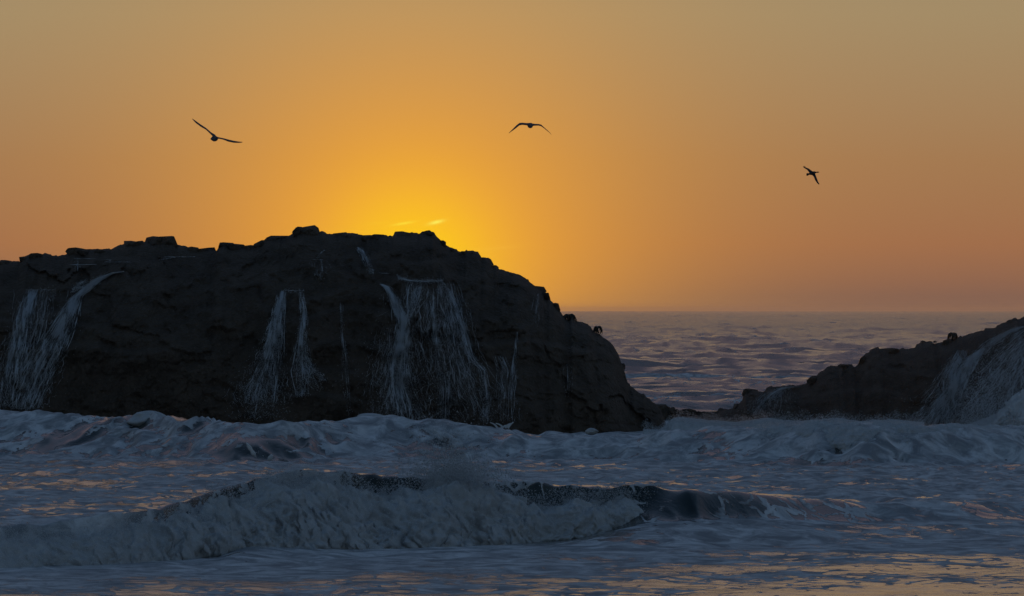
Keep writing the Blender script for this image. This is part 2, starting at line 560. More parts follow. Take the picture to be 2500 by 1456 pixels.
def build_sea():
    core = np.linspace(-260, 2760, 790)
    wing = np.array([60, 160, 320, 600, 1100, 2000, 4000, 8000, 16000, 30000], float)
    xp = np.concatenate([(-260 - wing)[::-1], core, 2760 + wing])
    xc = np.clip(xp, -600, 3100)
    f1 = DBRK(xc)
    zf1 = np.maximum(wz(foot1(xc), f1), .02)
    w1 = np.interp(xc, [0, 900, 1500, 1700, 2100, 2500], [3.2, 3.0, 2.4, 1.2, 2.6, 4.5])
    c1 = f1 + w1
    zc1 = wz(crest1(xc), c1)
    f2 = D_of(foot2(xc), .0)
    c2 = f2 + np.interp(xc, [0, 400, 560, 680, 820, 1200, 1800, 2500], [11, 9, 6, 4.5, 6, 6.5, 6, 6])
    zc2 = wz(crest2(xc) + np.interp(xc, [0, 300, 1100, 1300, 1650, 1800], [5, 6, 9, 16, 14, 6]), c2)
    one = np.ones_like(xp)
    # (D, z, rows to the next key, shape)
    keys = [(-400 * one, 0 * one, 4, 'lin'), (95 * one, 0 * one, 8, 'lin'), (128 * one, 0 * one, 92, 'inv'),
            (f1, zf1, 70, 'face'), (c1, zc1, 26, 'back'), (c1 + 13, .05 * one, 84, 'inv'),
            (f2, 0 * one, 120, 'face2'), (c2, zc2, 24, 'back'), (c2 + 17, -.22 * one, 26, 'lin'),
            (350 * one, -.25 * one, 22, 'lin'), (392 * one, -.5 * one, 0, '')]
    Ds, Zs, T1, T2 = [], [], [], []
    for k in range(len(keys) - 1):
        D0, z0, n, sh = keys[k]
        D1, z1 = keys[k + 1][0], keys[k + 1][1]
        for i in range(n):
            t = i / n
            if sh in ('lin',):
                D = D0 + (D1 - D0) * t; z = z0 + (z1 - z0) * t
            elif sh in ('inv', 'far'):
                tt = t if sh == 'inv' else t
                a, b = 1 / D0, 1 / D1
                if sh == 'far':
                    # even on screen, a little denser close to the horizon
                    tt = 1 - (1 - t) ** 1.12
                D = 1 / (a + (b - a) * tt); z = z0 + (z1 - z0) * (sstep(D, f1 - 7, f1) if k == 2 else t)
            elif sh == 'face':
                D = D0 + (D1 - D0) * t
                brk = sstep(xc, 1700, 1500)
                s = (1 - math.cos(math.pi * t)) / 2
                s2 = t ** 4.5
                z = z0 + (z1 - z0) * (s * (1 - brk) + s2 * brk)
            elif sh == 'face2':
                D = D0 + (D1 - D0) * t
                s = .55 * (1 - math.cos(math.pi * t)) / 2 + .45 * t ** 1.6
                z = z0 + (z1 - z0) * s
            elif sh == 'back':
                D = D0 + (D1 - D0) * t
                s = (1 + math.cos(math.pi * t)) / 2
                z = z1 + (z0 - z1) * s
            Ds.append(D); Zs.append(z)
            T1.append(np.full_like(xp, k + t))
    Ds.append(keys[-1][0]); Zs.append(keys[-1][1]); T1.append(np.full_like(xp, len(keys) - 1.0))
    D = np.array(Ds); Z = np.array(Zs); T = np.array(T1)
    XP = np.broadcast_to(xp, D.shape)
    X = (XP - CX) / F * np.maximum(D, 100)
    Y = D
    # ---- chop
    corem = sstep(np.abs(XP - 1250), 1900, 1620)
    near = sstep(D, 420, 380) * sstep(D, 90, 110)
    face2 = sstep(T, 5.85, 6.3) * sstep(T, 8.4, 7.2)
    back1 = sstep(T, 4.3, 5.0) * sstep(T, 6.3, 5.9)
    flat = sstep(T, 1.9, 2.0) * sstep(T, 3.1, 2.9)
    rightswell = sstep(XP, 1560, 1720) * sstep(T, 2.9, 3.1) * sstep(T, 5.0, 4.6)
    z = Z.copy()
    r1 = n2(X / 2.6, Y / 5.5, 1)
    r2 = n2(X / .9, Y / 2.2, 2)
    r3 = n2(X / .34, Y / .8, 3)
    rg = 1 - np.sqrt(n2(X / 2.8 + .5 * r1, Y / 5.0 + .3 * r1, 4) ** 2 + .012) * 2.4
    rg2 = 1 - np.sqrt(n2(X / 1.2 + .6 * r1, Y / 2.4 + .4 * r1, 5) ** 2 + .008) * 2.4
    z += near * flat * (.034 * r1 + .026 * r2 + .010 * r3)
    z += near * back1 * (.085 * r1 + .075 * (rg2 - .3) + .035 * r2 + .014 * r3)
    lump = np.interp(XP, [-300, 200, 900, 1200, 1500, 2500], [1.1, 1.15, 1.0, .95, .85, .9])
    z += near * face2 * lump * (1 - .3 * np.exp(-((T - 7.0) / .25) ** 2)) * (.15 * r1 + .24 * (rg - .25) + .13 * (rg2 - .25) + .05 * r2 + .03 * r3)
    z += near * rightswell * (.05 * r1 + .05 * (rg2 - .3) + .03 * r2 + .012 * r3)
    wash = sstep(T, 8.2, 8.8) * sstep(T, 10.2, 9.6)
    z += near * wash * (.10 * r1 + .10 * (rg - .4) + .08 * (rg2 - .3) + .04 * r2)
    # lip of the breaker
    lipm = np.exp(-((T - 4.0) / .12) ** 2) * sstep(XP, 1700, 1500)
    z += lipm * (.05 * r2 + .05 * r3)
    # ---- foam
    foam = np.zeros_like(z)
    big = n2(X / 5, Y / 9, 20)
    foam += flat * np.interp(T, [2.0, 2.35, 2.8, 3.0], [.30, .42, .58, .75])
    # smoother, glassier water low on the right, more foam in the middle
    foam -= flat * .03 * sstep(XP, 1500, 2100) * sstep(T, 2.9, 2.5)
    foam += flat * .16 * np.exp(-((XP - 700) / 500) ** 2) * sstep(T, 2.35, 2.75)
    b = sstep(T, 2.95, 3.05) * sstep(T, 5.2, 4.6)
    foam += b * np.interp(XP, [0, 500, 760, 900, 1500, 1640, 1900, 2100, 2300, 2600], [.60, .56, .40, .30, .27, .24, .30, .48, .55, .57])
    foam += sstep(T, 4.3, 4.9) * sstep(T, 6.25, 5.95) * np.interp(XP, [0, 300, 700, 1200, 1700, 2500], [.56, .53, .56, .60, .63, .66]) * (1 - b)
    foam += face2 * np.interp(XP, [0, 600, 1100, 1500, 2500], [.60, .55, .64, .82, .84]) * sstep(T, 5.95, 6.2)
    foam += sstep(T, 8.1, 8.5) * sstep(T, 10.3, 9.7) * .92
    foam += near * face2 * (.30 * (rg - .35) + .16 * (rg2 - .35))
    for px, tt, wpx, a0 in ((665, 6.45, 150, .55), (625, 6.15, 110, .45), (1900, 6.3, 150, .3), (1480, 6.35, 140, .3), (1010, 6.35, 150, .28), (160, 6.5, 130, .26), (420, 6.25, 150, .22), (2080, 6.12, 190, .34), (1020, 6.7, 60, .12)):
        foam -= near * a0 * np.exp(-((XP - px) / wpx) ** 2 - ((T - tt) / .17) ** 2)
    foam += near * back1 * .10 * r1
    foam += .45 * np.exp(-((T - 4.03) / .05) ** 2) * sstep(XP, 760, 900) * (.5 + .8 * r2)
    foam = np.clip(foam, 0, 1)
    P = np.stack([X, Y, z], -1)
    nr, nc = D.shape
    F1 = grid_faces(nr, nc)
    P2, F2, foam2, far2 = open_sea()
    V = np.concatenate([P.reshape(-1, 3), P2])
    o = mesh_obj("sea", V, np.concatenate([F1, F2 + nr * nc]), M_SEA,
                 attrs={'foam': np.concatenate([foam.ravel(), foam2]), 'far': np.concatenate([0 * foam.ravel(), far2])})
    tag(o, "dark blue grey sea with foam streaks and orange reflections up to the horizon", "sea", kind="structure")
    return o


build_sea()

# ---------------------------------------------------------------- rocks
SKY1 = curve([(-700, 690), (-400, 650), (-150, 648), (0, 639), (20, 637), (50, 642), (58, 631), (75, 622), (110, 619), (130, 624), (165, 615), (185, 608), (205, 613),
              (235, 610), (270, 611), (290, 600), (310, 594), (345, 592), (358, 588), (425, 589), (430, 599), (460, 603), (490, 605), (530, 614),
              (535, 602), (545, 598), (590, 599), (605, 602), (620, 600), (640, 592), (650, 584), (700, 575), (712, 566), (745, 558), (775, 560),
              (795, 567), (830, 570), (870, 575), (905, 577), (945, 575), (948, 579), (957, 578), (964, 572), (990, 571), (1000, 572), (1040, 567),
              (1058, 569), (1064, 578), (1080, 592), (1100, 606), (1125, 611), (1150, 611), (1168, 613), (1175, 625), (1187, 628), (1200, 641), (1215, 658),
              (1240, 666), (1262, 670), (1290, 686), (1310, 698), (1325, 713), (1330, 726), (1350, 737), (1368, 756), (1380, 775), (1395, 779),
              (1408, 787), (1425, 791), (1440, 797), (1455, 813), (1480, 826), (1500, 844), (1510, 860), (1516, 880), (1525, 902), (1531, 926),
              (1541, 946), (1560, 961), (1580, 971), (1600, 984), (1614, 1002), (1624, 1030), (1632, 1075)])
SKY2 = curve([(1700, 1080), (1735, 1012), (1760, 1004), (1790, 996), (1812, 976), (1816, 957), (1830, 950), (1870, 950), (1900, 944), (1950, 941), (1980, 931), (2000, 911),
              (2030, 895), (2088, 890), (2100, 879), (2120, 859), (2140, 851), (2200, 851), (2260, 838), (2300, 835), (2350, 820), (2400, 803),
              (2440, 796), (2470, 781), (2500, 769), (2560, 748), (2700, 720), (2900, 735), (3050, 900)])
SKY3 = curve([(1560, 1060), (1590, 990), (1612, 988), (1630, 993), (1660, 1000), (1690, 999), (1715, 1004), (1740, 1006), (1762, 1004), (1800, 1005), (1850, 1010), (1880, 1050)])


class Rock:
    def __init__(self, sky, x0, x1, Dr, w, amp, seed, jag=.05, wb=8.0):
        self.sky, self.x0, self.x1, self.Dr, self.w, self.amp, self.seed, self.jag, self.wb = sky, x0, x1, Dr, w, amp, seed, jag, wb

    def ztop(self, px):
        X = wx(px, self.Dr)
        z = wz(self.sky(px), self.Dr)
        v1, _e = cells(X / .75, 0 * X + .5, self.seed)
        v2, _e = cells(X / .30, 0 * X + .5, self.seed + 3)
        z = z + self.jag * 2.2 * v1 + self.jag * 1.3 * v2
        z = z + self.jag * .7 * (n2(X / .55, 0 * X + 3.3, self.seed) + .7 * n2(X / .17, 0 * X + 7.7, self.seed) + .4 * n2(X / .07, 0 * X + 1.7, self.seed))
        return np.maximum(z, -.9)

    def front(self, px, s):
        """depth of the face at column px and height fraction s (0 base, 1 ridge)"""
        zt = self.ztop(px)
        X = wx(px, self.Dr)
        z = -1 + s * (zt + 1)
        w = self.w * np.clip((zt + 1) / 6.0, .12, 1.15)
        base = self.Dr - w * (1 - s ** 2.2) ** .75
        edge = sstep(1 - s, 0, .10)
        q = z + .5 * n2(X / 3.5, z / 3, self.seed + 1)
        led = (q * .9 - np.floor(q * .9))
        led = np.where(led < .82, 0, (led - .82) / .18) + np.floor(q * .9) - q * .9          # stepped ledges
        d = .9 * n3(X / 3.2, z / 4.0, 0 * X, self.seed + 2) + .5 * led * sstep(n2(X / 4.0, z / 2.0, self.seed + 6), -.1, .35)
        rid = 1 - np.abs(n3(X / 1.3, z / 1.9, 0 * X, self.seed + 3)) * 2
        d = d - .30 * (rid - .3)
        d = d + .14 * n3(X / .42, z / .42, 0 * X, self.seed + 4) + .07 * n3(X / .16, z / .16, 0 * X, self.seed + 5)
        wxx = X + .5 * n2(X / 1.1, z / 1.1, self.seed + 11) + .16 * n2(X / .3, z / .3, self.seed + 16)
        wzz = z + .5 * n2(X / 1.3, z / 1.0, self.seed + 12) + .16 * n2(X / .3, z / .33, self.seed + 17)
        b1, e1 = cells(wxx / 1.5, wzz / 1.15, self.seed + 13)
        b2, e2 = cells(wxx / .52, wzz / .44, self.seed + 14)
        b3, e3 = cells(wxx / 3.3 + .3 * wzz, wzz / 2.4, self.seed + 15)
        d = d + .34 * b3 + .26 * b1 * sstep(e1, 0, .2) + .24 * b2 * sstep(e2, 0, .15) + .05 * (1 - sstep(e1, 0, .08)) + .03 * (1 - sstep(e2, 0, .08))
        return base + self.amp * edge * d, z

    def build(self, name, mat, nc, nf, nb=26):
        px = np.linspace(self.x0, self.x1, nc)
        s = np.concatenate([np.linspace(0, .9, int(nf * .8), endpoint=False), np.linspace(.9, 1, nf - int(nf * .8))])
        PX, S = np.meshgrid(px, s)
        Df, Zf = self.front(PX.ravel(), S.ravel())
        Df = Df.reshape(S.shape); Zf = Zf.reshape(S.shape)
        tb = np.linspace(0, 1, nb + 1)[1:]
        PB, TB = np.meshgrid(px, tb)
        zt = self.ztop(px)[None, :]
        Xb = wx(PB, self.Dr)
        wb = self.wb * np.clip((zt + 1) / 6, .12, 1.1)
        Db = self.Dr + wb * TB + .35 * n2(Xb / 1.5, TB * 5, self.seed + 9) * TB
        Zb = -1 + (zt + 1) * np.cos(TB * np.pi / 2) ** .8 - .12 * sstep(TB, 0, .05) + .25 * n2(Xb / 1.1, TB * 6, self.seed + 8) * sstep(TB, .03, .3) * sstep(TB, 1, .8) * np.clip(zt / 3, 0, 1) - .0
        D = np.concatenate([Df, Db]); Z = np.concatenate([Zf, Zb])
        PXa = np.concatenate([PX, PB])
        X = wx(PXa, self.Dr)
        V = np.stack([X, D, Z], -1)
        return mesh_obj(name, V.reshape(-1, 3), grid_faces(*D.shape), mat)

    def on_face(self, px, py, off=.05):
        """world points on the face seen at photograph pixels"""
        px = np.asarray(px, float); py = np.asarray(py, float)
        D = np.full_like(px, self.Dr - self.w * .6)
        for _ in range(4):
            X = wx(px, D); Z = wz(py, D)
            pr = CX + X / self.Dr * F
            zt = self.ztop(pr)
            s = np.clip((Z + 1) / (zt + 1), 0, 1)
            d, _z = self.front(pr, s)
            D = d - off
        return np.stack([wx(px, D), D, wz(py, D)], -1)


rockA = Rock(SKY1, -680, 1632, 334.0, 7.5, 1.0, 30, .05)
rockB = Rock(SKY2, 1700, 3040, 352.0, 8.0, .7, 50, .07)
rockC = Rock(SKY3, 1562, 1880, 376.0, 3.0, .4, 70, .06, 4.0)
oA = rockA.build("sea_stack", M_ROCK, 680, 160)
tag(oA, "large dark basalt rock hiding the sun, streaming with water, left and centre", "rock")
oB = rockB.build("sea_rock", M_ROCK2, 360, 100)
tag(oB, "lower dark rock rising to the right edge with waves bursting on it", "rock")
oC = rockC.build("reef", M_ROCK2, 200, 50)
tag(oC, "low black reef in the gap between the big rock and the right rock", "rock")


def boulder(px, py, w, h, rock, parent, dep=1.4, seed=0, flat=.6):
    """an angular block standing on a ridge: px centre, py of its top, size in photograph pixels"""
    rs = np.random.default_rng(seed)
    if rock.w > 7 and px > 1060 and px < 1500:
        w, py = w * .72, py + 4
    D = rock.Dr - .15
    W, Hh = w / F * D, h / F * D
    bm = bmesh.new()
    top = wz(py + 1.5, D)
    c = Vector((wx(px, D), D, top - Hh / 2))
    for i in range(44):
        p = rs.uniform(-1, 1, 3)
        p = np.sign(p) * np.abs(p) ** (flat + .15 + .35 * (seed % 2))
        p /= max(1.0, (np.abs(p) ** 5).sum() ** .2)
        bm.verts.new((p[0] * W / 2 * (1 - .22 * (p[2] + 1) * (.4 + rs.random())), p[1] * dep / 2, p[2] * Hh / 2))
    bmesh.ops.convex_hull(bm, input=bm.verts)
    bmesh.ops.delete(bm, geom=[v for v in bm.verts if not v.link_faces], context='VERTS')
    mx = max(v.co.z for v in bm.verts)
    for v in bm.verts:
        v.co.z += Hh / 2 - mx
    me = bpy.data.meshes.new("boulder")
    bm.to_mesh(me); bm.free()
    me.materials.append(M_BOULD)
    o = bpy.data.objects.new("boulder", me)
    COL.objects.link(o)
    o.location = c
    o.rotation_euler = (0, rs.uniform(-.2, .2), rs.uniform(-.5, .5))
    o.parent = parent
    return o


BL = [(12, 634, 40, 18), (95, 616, 44, 24), (72, 624, 26, 20), (192, 604, 44, 26), (215, 607, 30, 20), (256, 607, 40, 22), (322, 588, 62, 32), (342, 587, 26, 20),
      (394, 576, 70, 40), (376, 575, 30, 30), (470, 601, 44, 24), (500, 604, 36, 24), (569, 592, 64, 34), (552, 591, 26, 22), (615, 598, 30, 22), (645, 585, 26, 26),
      (676, 574, 52, 34), (750, 549, 80, 44), (730, 552, 40, 34), (830, 567, 50, 28), (866, 571, 30, 22), (897, 573, 34, 22), (928, 570, 36, 26), (979, 564, 38, 30),
      (1008, 569, 34, 22), (1040, 561, 38, 34), (1073, 582, 26, 28), (1096, 602, 30, 24), (1140, 608, 36, 24), (1158, 608, 24, 24), (1184, 624, 26, 26),
      (1204, 642, 24, 28), (1248, 663, 30, 24), (1278, 676, 26, 24), (1308, 693, 28, 26), (1322, 708, 18, 22), (1352, 735, 30, 26)]
for i, (px, py, w, h) in enumerate(BL):
    boulder(px, py, w, h, rockA, oA, 1.6, 100 + i)
for i, (px, py, w, h) in enumerate([(1830, 947, 36, 22), (2110, 868, 30, 28), (2066, 888, 40, 20), (1992, 916, 26, 24), (2170, 848, 50, 22), (2318, 826, 34, 24), (2470, 778, 36, 26),
                                    (1800, 984, 28, 26)]):
    boulder(px, py, w, h, rockB, oB, 1.4, 200 + i)
for i, (px, py, w, h) in enumerate([(1612, 986, 30, 18), (1640, 992, 26, 16), (1685, 997, 34, 14), (1735, 1003, 36, 14)]):
    boulder(px, py, w, h, rockC, oC, 1.2, 240 + i)

# ---------------------------------------------------------------- water streaming down the rocks
FALLS_GROUP = "streams of water running off the rocks"


def cascade(label, rock, paths, drops=0, group=FALLS_GROUP, name="waterfall"):
    """paths: (list of (px, py, width px), strands, radius m, wander)"""
    XS, YS, OF, RS = [], [], [], []
    dp = []
    for pts, n, rad, wander in paths:
        P = np.array(pts, float)
        L = np.concatenate([[0], np.cumsum(np.hypot(*np.diff(P[:, :2], axis=0).T))])
        n = max(4, int(n * 2.5))
        P[:, 2] *= 1.25 if P[:, 2].max() > 6 else 1.0
        for k in range(n):
            if RNG.random() < .16:
                a = max(0.0, RNG.uniform(-.5, .6)); b = min(1.0, a + RNG.uniform(.25, .8)); wv = .6
            else:
                a = RNG.uniform(0, .95); b = min(1.0, a + RNG.uniform(.025, .12)); wv = 1.5
            m = max(4, int((b - a) * L[-1] / 11.0))
            t = np.linspace(a, b, m) * L[-1]
            x = np.interp(t, L, P[:, 0]); y = np.interp(t, L, P[:, 1]); w = np.interp(t, L, P[:, 2])
            u = np.clip(RNG.normal() * (.26 if wv < 1 else .34), -.75, .75)
            ph = RNG.uniform(0, 200)
            wob = n2(t / 26.0, np.full_like(t, ph), 3) * .22 + n2(t / 9.0, np.full_like(t, ph + 50), 4) * .10
            x = x + (u + .4 * wob * wander * wv) * w
            y = y + n2(t / 12.0, np.full_like(t, ph + 9), 5) * 1.5 * wander
            r = rad * .72 * sstep(n2(x / 6.0, y / 26.0, 41) + .6 * n2(x / 19.0, y / 60.0, 42), -.32, .30) * RNG.choice([.55, .8, 1.1, 1.9], p=[.35, .3, .22, .13]) * (.6 + .8 * np.abs(n2(t / 14.0, np.full_like(t, ph + 80), 6)))
            r = np.maximum(r * np.sqrt(np.clip(np.minimum(np.arange(m), np.arange(m)[::-1]) / 2.0, .08, 1)), .0006)
            XS.append(x); YS.append(y); OF.append(np.full(m, RNG.uniform(.06, .34))); RS.append(r)
        if drops:
            nn = int(drops * n)
            tt = RNG.uniform(.1, 1, nn) * L[-1]
            x = np.interp(tt, L, P[:, 0]) + RNG.normal(size=nn) * .34 * np.interp(tt, L, P[:, 2])
            y = np.interp(tt, L, P[:, 1]) + RNG.normal(size=nn) * 3
            dp.append(rock.on_face(x, y, .15))
    Q = rock.on_face(np.concatenate(XS), np.concatenate(YS), np.concatenate(OF))
    cut = np.cumsum([len(x) for x in XS])[:-1]
    V, Q = tubes(list(zip(np.split(Q, cut), RS)))
    o = mesh_obj(name, V, Q, M_FALL)
    tag(o, label, "waterfall", group)
    if dp:
        dp = np.concatenate(dp)
        dp[:, 1] -= RNG.uniform(0, .35, len(dp))
        droplets("spray", dp, RNG.uniform(.005, .013, len(dp)), M_DROP, o)
    return o


cascade("broad white cascade pouring down the rock at the left edge", rockA,
        [([(80, 709, 24), (62, 760, 26), (45, 830, 36), (28, 900, 60), (18, 960, 80), (15, 1000, 90)], 210, .016, 1.0),
         ([(98, 708, 74), (90, 780, 70), (60, 880, 80), (40, 990, 90)], 110, .010, 1.0),
         ([(62, 708, 3), (100, 708, 3), (136, 708, 3)], 8, .014, .1)], 3)
cascade("slanting cascade falling from a ledge beside the left edge cascade", rockA,
        [([(302, 663, 3), (275, 667, 6), (250, 678, 10), (228, 690, 14), (205, 712, 14), (190, 722, 14), (172, 755, 26), (150, 805, 40), (122, 860, 52), (98, 910, 60), (78, 960, 60), (62, 1000, 60)], 330, .016, .9),
         ([(250, 672, 8), (232, 690, 16), (218, 700, 20), (185, 705, 10)], 50, .012, .8),
         ([(215, 684, 4), (192, 694, 10), (178, 715, 14)], 30, .011, .8)], 3)
cascade("pair of thin water ledges close under the left skyline", rockA,
        [([(180, 632, 2), (236, 632, 2)], 14, .014, .3), ([(168, 647, 2), (236, 646, 2)], 14, .014, .3), ([(190, 634, 8), (188, 664, 12)], 18, .009, .6)])
cascade("faint water ledge right of the pair under the left skyline", rockA,
        [([(250, 633, 2), (272, 635, 2), (258, 640, 2)], 10, .013, .3), ([(255, 640, 2), (320, 640, 2)], 14, .010, .3)])
cascade("short bright water ledge below the square boulder on the skyline", rockA,
        [([(400, 628, 2), (476, 627, 2)], 18, .015, .3), ([(388, 635, 2), (408, 632, 3), (428, 629, 2)], 10, .013, .3)])
cascade("left of two twin waterfalls, fanning out widely at its foot", rockA,
        [([(690, 711, 8), (686, 740, 14), (676, 780, 22), (668, 830, 30), (655, 880, 46), (645, 920, 66), (635, 960, 86), (632, 985, 84)], 230, .014, 1.0),
         ([(688, 711, 10), (680, 760, 16), (672, 820, 24), (660, 880, 34)], 110, .017, .8),
         ([(640, 930, 80), (636, 980, 84), (628, 1025, 70)], 70, .010, 1.3),
         ([(685, 710, 2), (742, 710, 2)], 10, .018, .2)], 3)
cascade("right of two twin waterfalls, thinner, splitting near its foot", rockA,
        [([(734, 714, 8), (742, 760, 12), (738, 810, 14), (736, 860, 22), (734, 910, 30), (736, 968, 18)], 130, .013, 1.0),
         ([(738, 850, 12), (755, 890, 18), (776, 915, 16), (792, 930, 12)], 40, .011, 1.0),
         ([(745, 900, 30), (765, 935, 40), (775, 952, 20)], 30, .010, 1.2)], 3)
cascade("small faint waterfall high under the rounded summit boulder", rockA,
        [([(794, 609, 5), (778, 622, 6), (774, 633, 6)], 24, .011, .8), ([(764, 634, 2), (790, 635, 2)], 8, .013, .2), ([(780, 636, 26), (782, 660, 26), (782, 684, 24)], 34, .008, .9)])
cascade("short slanting stream just below the skyline near the sun", rockA,
        [([(873, 604, 8), (885, 615, 14), (893, 632, 15), (901, 652, 11), (909, 670, 10)], 90, .013, .8), ([(838, 594, 2), (852, 597, 2)], 5, .010, .3),
         ([(925, 667, 4), (955, 668, 5)], 10, .008, .6)])
cascade("tall central waterfall with the thickest white stream on the big rock", rockA,
        [([(930, 694, 6), (945, 702, 12), (958, 725, 14), (970, 755, 15), (984, 785, 16), (980, 830, 24), (970, 880, 36), (972, 940, 48), (985, 1000, 64), (990, 1035, 70)], 330, .014, 1.0),
         ([(988, 780, 12), (984, 830, 16), (978, 890, 26), (980, 950, 40)], 130, .018, .7),
         ([(968, 670, 4), (978, 680, 10), (1000, 686, 10), (1040, 687, 8), (1082, 686, 5)], 60, .012, .6),
         ([(1022, 690, 34), (1014, 730, 30), (1000, 770, 16), (986, 792, 8)], 90, .012, .9),
         ([(1020, 690, 90), (1030, 780, 110), (1035, 880, 120), (1040, 960, 120), (1045, 1030, 110)], 120, .0075, 1.1),
         ([(960, 800, 60), (955, 880, 80), (940, 960, 80), (930, 1020, 60)], 90, .0075, 1.1)], 3)
cascade("long thin stream bending right beside the tall central waterfall", rockA,
        [([(1080, 688, 10), (1096, 712, 12), (1112, 750, 14), (1128, 800, 14), (1142, 860, 14), (1160, 885, 16), (1180, 905, 14), (1187, 960, 16), (1186, 1035, 22)], 90, .009, 1.0),
         ([(1090, 690, 30), (1100, 760, 50), (1120, 860, 60), (1150, 960, 90), (1180, 1030, 100)], 170, .0075, 1.1)], 2)
cascade("double narrow stream low on the face right of the central waterfall", rockA,
        [([(1056, 720, 14), (1060, 800, 12), (1066, 850, 14), (1074, 900, 20), (1080, 950, 14), (1078, 1030, 12)], 56, .009, 1.0),
         ([(1088, 900, 12), (1096, 950, 12), (1093, 1030, 12)], 44, .011, .9)], 2)
cascade("faint pair of trickles low on the right flank, left one", rockA,
        [([(1222, 870, 24), (1236, 905, 30), (1228, 960, 30), (1226, 1030, 34)], 80, .0085, 1.1)])
cascade("faint pair of trickles low on the right flank, right one", rockA,
        [([(1262, 810, 6), (1258, 860, 8), (1250, 930, 16), (1256, 1030, 14)], 40, .008, 1.0)])
cascade("dim wet streak on the right flank below the horizon line", rockA, [([(1386, 890, 16), (1390, 940, 16), (1384, 970, 10)], 18, .007, 1.0)])
cascade("dim wet streak high on the right shoulder near the skyline", rockA, [([(1320, 716, 14), (1314, 760, 18), (1310, 800, 18)], 18, .0065, 1.0)])
cascade("single hair thin trickle between the twin and central waterfalls", rockA,
        [([(832, 740, 6), (836, 820, 8), (843, 880, 12), (845, 930, 14), (847, 970, 12), (856, 1030, 14)], 22, .0075, 1.0)], 2)
cascade("low sheet of water sliding off the left shoulder of the right rock", rockB,
        [([(1945, 944, 6), (1910, 948, 12), (1885, 962, 26), (1862, 985, 40), (1845, 1015, 60)], 120, .010, 1.0), ([(1900, 950, 40), (1885, 985, 70), (1880, 1020, 90)], 60, .007, 1.0)], 2)
cascade("white torrent slanting down the right rock beside the big splash", rockB,
        [([(2405, 850, 8), (2380, 872, 20), (2352, 910, 30), (2325, 960, 34), (2292, 1010, 60), (2268, 1040, 80)], 340, .018, 1.0),
         ([(2350, 855, 20), (2320, 920, 36), (2330, 980, 110), (2320, 1035, 140)], 240, .012, 1.0),
         ([(2560, 790, 60), (2510, 860, 110), (2465, 940, 150), (2430, 1000, 190), (2410, 1040, 200)], 460, .020, 1.0),
         ([(2500, 797, 6), (2460, 812, 14), (2420, 838, 20), (2395, 866, 24)], 130, .015, 1.0)], 5)

# ---------------------------------------------------------------- foreground breaker: rolling whitewater with spray
wwtop = lambda px: 9 + _wwtop(px)
_wwtop = soft([(-600, 1345), (0, 1312), (150, 1302), (300, 1272), (420, 1242), (500, 1222), (620, 1174), (700, 1152), (760, 1147), (800, 1160), (850, 1178), (900, 1180),
              (960, 1184), (1020, 1180), (1060, 1162), (1130, 1150), (1200, 1168), (1260, 1186), (1300, 1216), (1340, 1230), (1400, 1205), (1460, 1194), (1540, 1201),
              (1590, 1194), (1625, 1232), (1660, 1268)], 8)
wwfoot = soft([(-600, 1410), (0, 1398), (200, 1402), (400, 1376), (520, 1374), (560, 1345), (600, 1316), (700, 1320), (800, 1340), (1000, 1347), (1150, 1346), (1300, 1332),
               (1420, 1316), (1500, 1302), (1580, 1276), (1660, 1272)], 8)


def whitewater(name, top, foot, x0, x1, nc, nv, thick, seed, amp, lift=0.0, Dbase=None, mat=M_WW):
    px = np.linspace(x0, x1, nc)
    v = np.linspace(0, 1.22, nv)
    PX, V = np.meshgrid(px, v)
    Df = (D_of(foot(px), .02) if Dbase is None else Dbase(px))[None, :]
    zf = wz(foot(px), Df[0])[None, :]
    Dt = Df + thick
    zt = wz(top(px), Dt[0])[None, :]
    hgt = np.maximum(zt - zf, .02)
    a = V * np.pi / 2
    th = thick * np.clip(hgt / 1.0, .25, 1.2)
    D = Dt - th * np.clip(np.cos(a), -1, 1)
    Z = zf - .35 + (hgt + .35) * np.sin(np.minimum(a, np.pi / 2))
    Z = np.where(V > 1, zt - (V - 1) * 4 * hgt * .6, Z)
    D = np.where(V > 1, Dt + (V - 1) * thick * 1.6, D)
    X = wx(PX, Dt)
    # billowing lumps, coarse to fine
    wpx, wpz = X + .2 * n3(X * 1.1, D, Z * 1.1, seed), Z
    def bil(s, k):
        return 1 - 2 * np.abs(n3(wpx / s, D / s, wpz / s, seed + k))
    d = .30 * n3(X / 1.3, D / 1.5, Z / 1.0, seed + 1) + .13 * -bil(.62, 3) \
        + .10 * -bil(.27, 4) + .05 * -bil(.12, 5) + .010 * n3(X / .055, D / .055, Z / .055, seed + 6)
    if amp > 2:
        d = d + .25 * n3(X / .8, D / .8, Z / .5, seed + 12)
    ends = sstep(PX, x0, x0 + 60) * sstep(PX, x1, x1 - 60)
    k = amp * np.clip(hgt / .9, .2, 1.1) * ends * sstep(V, 0, .12)
    nd, nz = -np.cos(np.minimum(a, np.pi / 2)), np.sin(np.minimum(a, np.pi / 2))
    D = D + nd * d * k
    Z = Z + nz * .5 * d * k
    P = np.stack([X + .08 * k * n3(X / .3, D / .3, Z / .3, seed + 7), D, Z], -1)
    o = mesh_obj(name, P.reshape(-1, 3), grid_faces(nv, nc), mat)
    return o, P


ww, WP = whitewater("breaking_wave", wwtop, wwfoot, -300, 1662, 800, 130, 2.2, 90, 1.5, Dbase=DBRK)
tag(ww, "long foaming breaker rolling across the foreground, tallest left of centre", "wave")


